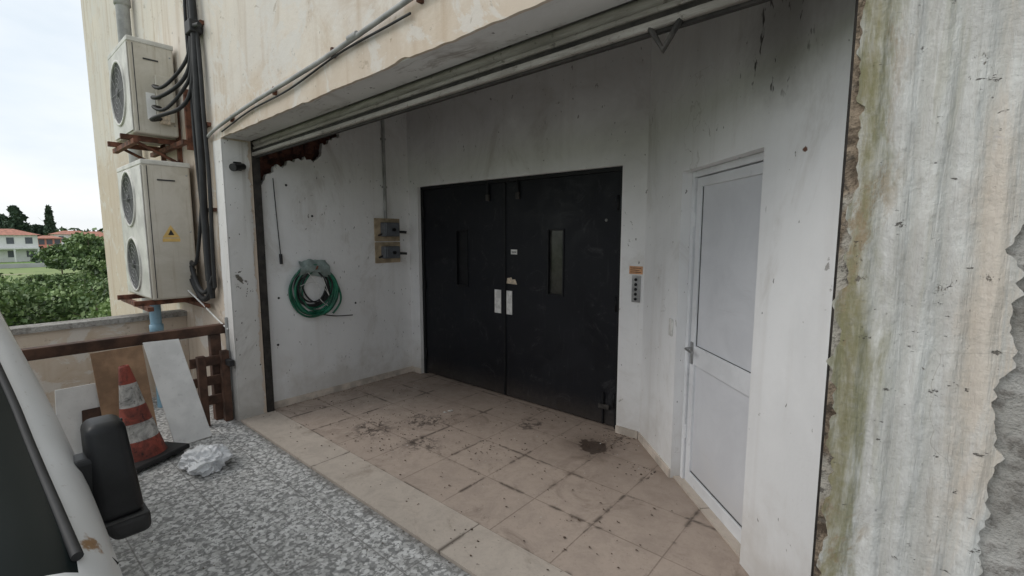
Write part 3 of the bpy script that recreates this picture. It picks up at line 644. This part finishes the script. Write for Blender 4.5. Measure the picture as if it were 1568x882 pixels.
def van():
    v=[];f=[];mi=[]
    ns=len(st)
    for (x,ys,zb,y3,z3,y4,z4,z5) in st:
        half=[(ys-.04,.26),(ys+.004,.42),(ys,zb),(y3,z3),(y4,z4),(y4-.06,z4+.016),(C+(y4-C)*.5,z4+(z5-z4)*.75),(C,z5)]
        ring=[(y,z) for y,z in half]+[(2*C-y,z) for y,z in half[-2::-1]]
        v+=[(x,y,z) for y,z in ring]
    m=15
    for i in range(ns-1):
        for j in range(m-1):
            f.append((i*m+j,(i+1)*m+j,(i+1)*m+j+1,i*m+j+1))
            xm=st[i][0]
            g_=0
            if 4<=j<=9 and -2.2<xm<=-1.09: g_=1
            if j in(2,11) and -4.<xm<=-1.84: g_=1
            mi.append(g_)
        f.append((i*m+m-1,(i+1)*m+m-1,(i+1)*m,i*m)); mi.append(2)
    f.append(tuple(range(m)));mi.append(0); f.append(tuple(reversed(range((ns-1)*m,ns*m))));mi.append(0)
    me=bpy.data.meshes.new('body'); me.from_pydata(v,[],f); me.update()
    for q in('van','wind','blackp'): me.materials.append(M[q])
    for p_,a in zip(me.polygons,mi): p_.material_index=a; p_.use_smooth=True
    bm=bmesh.new();bm.from_mesh(me);bmesh.ops.recalc_face_normals(bm,faces=bm.faces);bm.to_mesh(me);bm.free()
    o=bpy.data.objects.new('body',me);S.collection.objects.link(o)
    s=o.modifiers.new('s','SUBSURF');s.levels=2;s.render_levels=2
    p=[o]
    p.append(tube('windscreen_seal',[(s_[0],s_[5]-.004,s_[6]-.006) for s_ in st[3:11]],.009,'rubber'))
    p.append(tube('fender_seam',[(-1.155,.146,.950),(-1.16,.126,.990),(-1.165,.098,1.020)],.0028,'rubber'))
    mv=box('mirror_housing',-1.55,-1.43,.150,.248,.90,1.145,'blackp')
    for q in mv.data.vertices:
        if q.co.z>1.:
            if q.co.y>.2: q.co.y-=.022
            if q.co.x>-1.5: q.co.x-=.02
    b=mv.modifiers.new('b','BEVEL');b.width=.022;b.segments=4
    for q in mv.data.polygons:q.use_smooth=True
    p.append(mv); p.append(box('mirror_glass',-1.556,-1.55,.165,.235,.92,1.12,'wind'))
    m2=box('mirror_lower_cap',-1.548,-1.424,.156,.256,.850,.905,'rubber')
    for q in m2.data.vertices:
        if q.co.z<.87:
            if q.co.y<.2: q.co.y+=.025
    b=m2.modifiers.new('b','BEVEL');b.width=.016;b.segments=3
    p.append(m2)
    p.append(box('mirror_seam',-1.552,-1.425,.149,.252,.899,.904,'gasket',.002))
    p.append(box('mirror_arm',-1.52,-1.45,.12,.17,.96,1.07,'blackp',.012))
    for x in(-.95,-3.55):
        for y in(.03,-1.51):
            p.append(lathe('tyre',[(.17,-.09),(.30,-.095),(.318,-.06),(.318,.06),(.30,.095),(.17,.09)],'rubber',32,'Y',(x,y,.318)))
            p.append(lathe('hub',[(0,-.06),(.05,-.08),(.15,-.05),(.175,-.085),(.175,.085),(.15,.05),(.05,.08),(0,.06)],'steel',24,'Y',(x,y,.318)))
    for y in(-.1,-1.38): p.append(box('headlamp',-.40,-.345,y-.11,y+.11,.58,.69,'plate',.03))
    p.append(box('grille',-.37,-.335,-1.15,-.33,.50,.62,'blackp',.02)); p.append(box('bumper',-.42,-.30,-1.50,.02,.27,.45,'blackp',.04))
    p.append(box('number_plate',-.298,-.292,-.99,-.49,.31,.41,'wboard'))
    for y in(-.45,-1.0): p.append(tube('wiper',[(-1.10,y,1.085),(-1.25,y-.2,1.15),(-1.38,y-.4,1.20)],.006,'rubber'))
    return group('parked_van',p)
van()

# ------------------------------------------------------------------ landscape
mk('ground',[(-4000,-4000,-3.01),(4000,-4000,-3.01),(4000,4000,-3.01),(-4000,4000,-3.01)],[(0,1,2,3)],'field')
def leaves(name,blobs,per,size,mats,trunks=()):
    V=[];F=[];MI=[]
    for (cx,cy,cz,rx,rz,tone) in blobs:
        n=per
        d=rng.normal(size=(n,3));d/=np.linalg.norm(d,axis=1)[:,None]
        rad=rng.uniform(.35,1,n)**.5
        lump=np.array([1+.38*mn.noise(Vector(tuple(q*2.3))+Vector((cx,cy,cz))) for q in d])
        c=d*(rad*lump)[:,None]*np.array([rx,rx,rz])+np.array([cx,cy,cz])
        for q in range(n):
            a=Vector(rng.normal(size=3)).normalized(); b_=a.orthogonal().normalized(); s=size*rng.uniform(.5,1.3); k=len(V); cc=Vector(c[q])
            V+= [tuple(cc+a*s),tuple(cc+b_*s*.55),tuple(cc-a*s),tuple(cc-b_*s*.55)]
            F.append((k,k+1,k+2,k+3))
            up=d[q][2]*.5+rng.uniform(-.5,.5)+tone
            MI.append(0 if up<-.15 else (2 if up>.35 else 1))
    for (x,y,z0,z1,r) in trunks:
        prev=None
        for (zz,rr,ox) in((z0,r,0),((z0+z1)/2,r*.7,.08),(z1,r*.3,.0)):
            k=len(V); V+= [(x+ox+rr*math.cos(t*math.pi/3),y+rr*math.sin(t*math.pi/3),zz) for t in range(6)]
            if prev is not None:
                for t in range(6): F.append((prev+t,prev+(t+1)%6,k+(t+1)%6,k+t)); MI.append(3)
            prev=k
        for q in range(4):
            a=random.uniform(0,6.28);L_=(z1-z0)*.35;zb=z0+(z1-z0)*random.uniform(.45,.8);k=len(V);e=(x+math.cos(a)*L_,y+math.sin(a)*L_,zb+L_*.8)
            V+=[(x-r*.3,y,zb),(x+r*.3,y,zb),(x,y+r*.3,zb+r*.3),e]; F+=[(k,k+1,k+3),(k+1,k+2,k+3),(k+2,k,k+3)];MI+=[3,3,3]
    o=mk(name,V,F,list(mats)+['bark'])
    for p_,a in zip(o.data.polygons,MI): p_.material_index=a
    return o
G0=-3.0
bl=[];tr=[]
for i in range(75):
    d=random.uniform(19,66); y=random.uniform(-.10,.20)*d
    top=max(1.,(1.6-.0545*d)-G0)
    h=top*random.uniform(.60,1.02)
    for k in range(4):
        rr=random.uniform(.45,1.1); rz=h*random.uniform(.18,.28); bl.append((-d+random.uniform(-1,1),y+random.uniform(-1.2,1.2),G0+random.uniform(.3,.78)*h,rr,rz,random.uniform(-.35,.5)))
    tr.append((-d,y,G0,G0+h*.8,.05))
leaves('shrub_mass',bl,240,.10,('leafd','leafm','leafl'),tr)
def tree(name,d,y,h,w,sz,tone,per=260,kind='round',mats=('leafd','leafm','leafl')):
    b_=[];
    if kind=='round':
        for k in range(11):
            a=random.uniform(0,6.28);r=random.uniform(0,w*.5); b_.append((-d+r*math.cos(a),y+r*math.sin(a),G0+h*random.uniform(.35,.84),w*random.uniform(.18,.32),h*random.uniform(.11,.18),tone+random.uniform(-.25,.25)))
    elif kind=='pine':
        for k in range(9):
            t=k/8; b_.append((-d+random.uniform(-.3,.3),y+random.uniform(-.6,.6),G0+h*(.25+.72*t),w*.5*(1-t*.8)*random.uniform(.8,1.2),h*.075,tone))
    else:
        for k in range(7):
            t=k/6; b_.append((-d,y,G0+h*(.12+.82*t),w*.5*(1-abs(t-.3)*.9),h*.12,tone))
    return leaves(name,b_,per,sz,mats,[(-d,y,G0,G0+h*.85,h*.02)])
tree('tree',58,7.6,4.9,4.2,.20,.05); tree('tree',66,9.9,5.0,5.0,.22,-.1); tree('tree',50,7.6,4.0,4.0,.18,.15); tree('tree',40,6.4,3.4,3.2,.14,.2); tree('tree',72,7.0,4.0,4.2,.2,-.1)
FM=('leafg','leafg','leafd')
tree('conifer_tree',175,9.5,11.5,7,.6,-.4,300,'pine',FM); tree('conifer_tree',185,7.,9.5,8,.6,-.4,300,'pine',FM); tree('conifer_tree',180,12.,8.5,9,.6,-.4,300,'round',FM)
tree('cypress_tree',170,15.2,11.3,2.6,.5,-.4,260,'cyp',FM)
bl=[(-random.uniform(165,330),random.uniform(-60,70),G0+random.uniform(1.5,4.2),random.uniform(4,8),random.uniform(1.8,3.4),-.25) for i in range(110)]
leaves('distant_trees',bl,90,1.0,('leafg','leafd','leafm'))
bl=[(-random.uniform(100,150),random.uniform(-10,26),G0+random.uniform(.6,2.0),random.uniform(1.2,2.6),random.uniform(.8,1.7),-.1) for i in range(46)]
bl=[q for q in bl if not(q[0]>-119 and -1<q[1]<8)]
leaves('garden_trees',bl,110,.4,('leafg','leafd','leafm'))
def house(name,x,y,w,d,h,wall,roof='hr',rh=1.6,floors=2):
    p=[box('walls',x-d,x,y-w/2,y+w/2,G0,G0+h,wall)]
    e=.5;z=G0+h+.02
    p.append(mk('roof',[(x-d-e,y-w/2-e,z),(x+e,y-w/2-e,z),(x+e,y+w/2+e,z),(x-d-e,y+w/2+e,z),(x-d*.5,y-w*.2,z+rh),(x-d*.5,y+w*.2,z+rh)],[(0,1,4),(1,2,5,4),(2,3,5),(3,0,4,5),(0,3,2,1)],roof))
    n=max(3,int(w/2.2))
    for f_ in range(floors):
        for i in range(n):
            yy=y-w/2+w*(i+.5)/n; zz=G0+h*(f_+.35)/floors
            p.append(box('window',x-.02,x+.04,yy-.45,yy+.45,zz,zz+1.1,'win'))
    p.append(box('balcony',x,x+1.4,y-w/2,y+w/2,G0+h/floors-.1,G0+h/floors+.12,wall))
    for i in range(4): p.append(box('post',x+1.15,x+1.35,y-w/2+i*(w-.25)/3,y-w/2+i*(w-.25)/3+.22,G0,G0+h/floors-.101,wall))
    return group(name,p)
house('white_house',-118,4.3,9.,8,4.6,'hw',rh=1.1); house('salmon_house',-138,12.0,3.6,6,3.9,'ho','hr',.6)
house('white_house',-158,18.2,7,8,4.8,'hw',rh=.9); house('white_house',-150,21.5,5,8,3.9,'hw'); house('apartment_building',-330,10,16,12,12,'hg','hg',.8,4)
house('white_house',-200,21.5,6.,6,5.0,'hw',rh=.5)
group('garden_wall',[box('wall',-96,-95.7,-20,14,G0,G0+.6,'hg')])

# ------------------------------------------------------------------ light
w=bpy.data.worlds.new('World');S.world=w;w.use_nodes=True;nt=w.node_tree
bg=nt.nodes['Background'];sk=nt.nodes.new('ShaderNodeTexSky');sk.sky_type='NISHITA';sk.sun_disc=False
sk.sun_elevation=R(42);sk.sun_rotation=math.atan2(-.62,-.70);sk.dust_density=3.;sk.air_density=1.
hs=nt.nodes.new('ShaderNodeHueSaturation');hs.inputs['Saturation'].default_value=.55;nt.links.new(sk.outputs[0],hs.inputs['Color'])
tc=nt.nodes.new('ShaderNodeTexCoord');mp=nt.nodes.new('ShaderNodeMapping');mp.inputs['Scale'].default_value=(1,1,3.);nt.links.new(tc.outputs['Generated'],mp.inputs[0])
nz=nt.nodes.new('ShaderNodeTexNoise');nz.inputs['Scale'].default_value=2.2;nz.inputs['Detail'].default_value=6;nt.links.new(mp.outputs[0],nz.inputs['Vector'])
rp=nt.nodes.new('ShaderNodeValToRGB');rp.color_ramp.elements[0].position=.35;rp.color_ramp.elements[1].position=.65
rp.color_ramp.elements[0].color=(6.6,7.4,8.1,1);rp.color_ramp.elements[1].color=(9.2,9.4,9.5,1)
nt.links.new(nz.outputs['Fac'],rp.inputs[0])
mx=nt.nodes.new('ShaderNodeMix');mx.data_type='RGBA';mx.inputs[0].default_value=.8
nt.links.new(hs.outputs[0],mx.inputs[6]);nt.links.new(rp.outputs[0],mx.inputs[7]);nt.links.new(mx.outputs[2],bg.inputs['Color']);bg.inputs['Strength'].default_value=.128
sl=bpy.data.lights.new('sun','SUN');sl.energy=.85;sl.angle=R(30);sl.color=(1,.965,.92)
so=bpy.data.objects.new('sun',sl);S.collection.objects.link(so);so.rotation_euler=Vector((.62,.70,-.85)).to_track_quat('-Z','Y').to_euler()
S.view_settings.view_transform='Standard';S.view_settings.look='None';S.view_settings.exposure=0

cd=bpy.data.cameras.new('camera');cam=bpy.data.objects.new('camera',cd);S.collection.objects.link(cam);S.camera=cam
cam.location=(0,0,1.6);cam.rotation_euler=(R(90-6.47),0,R(40.4));cd.sensor_width=36;cd.lens=16.39;cd.clip_start=.05;cd.clip_end=9000
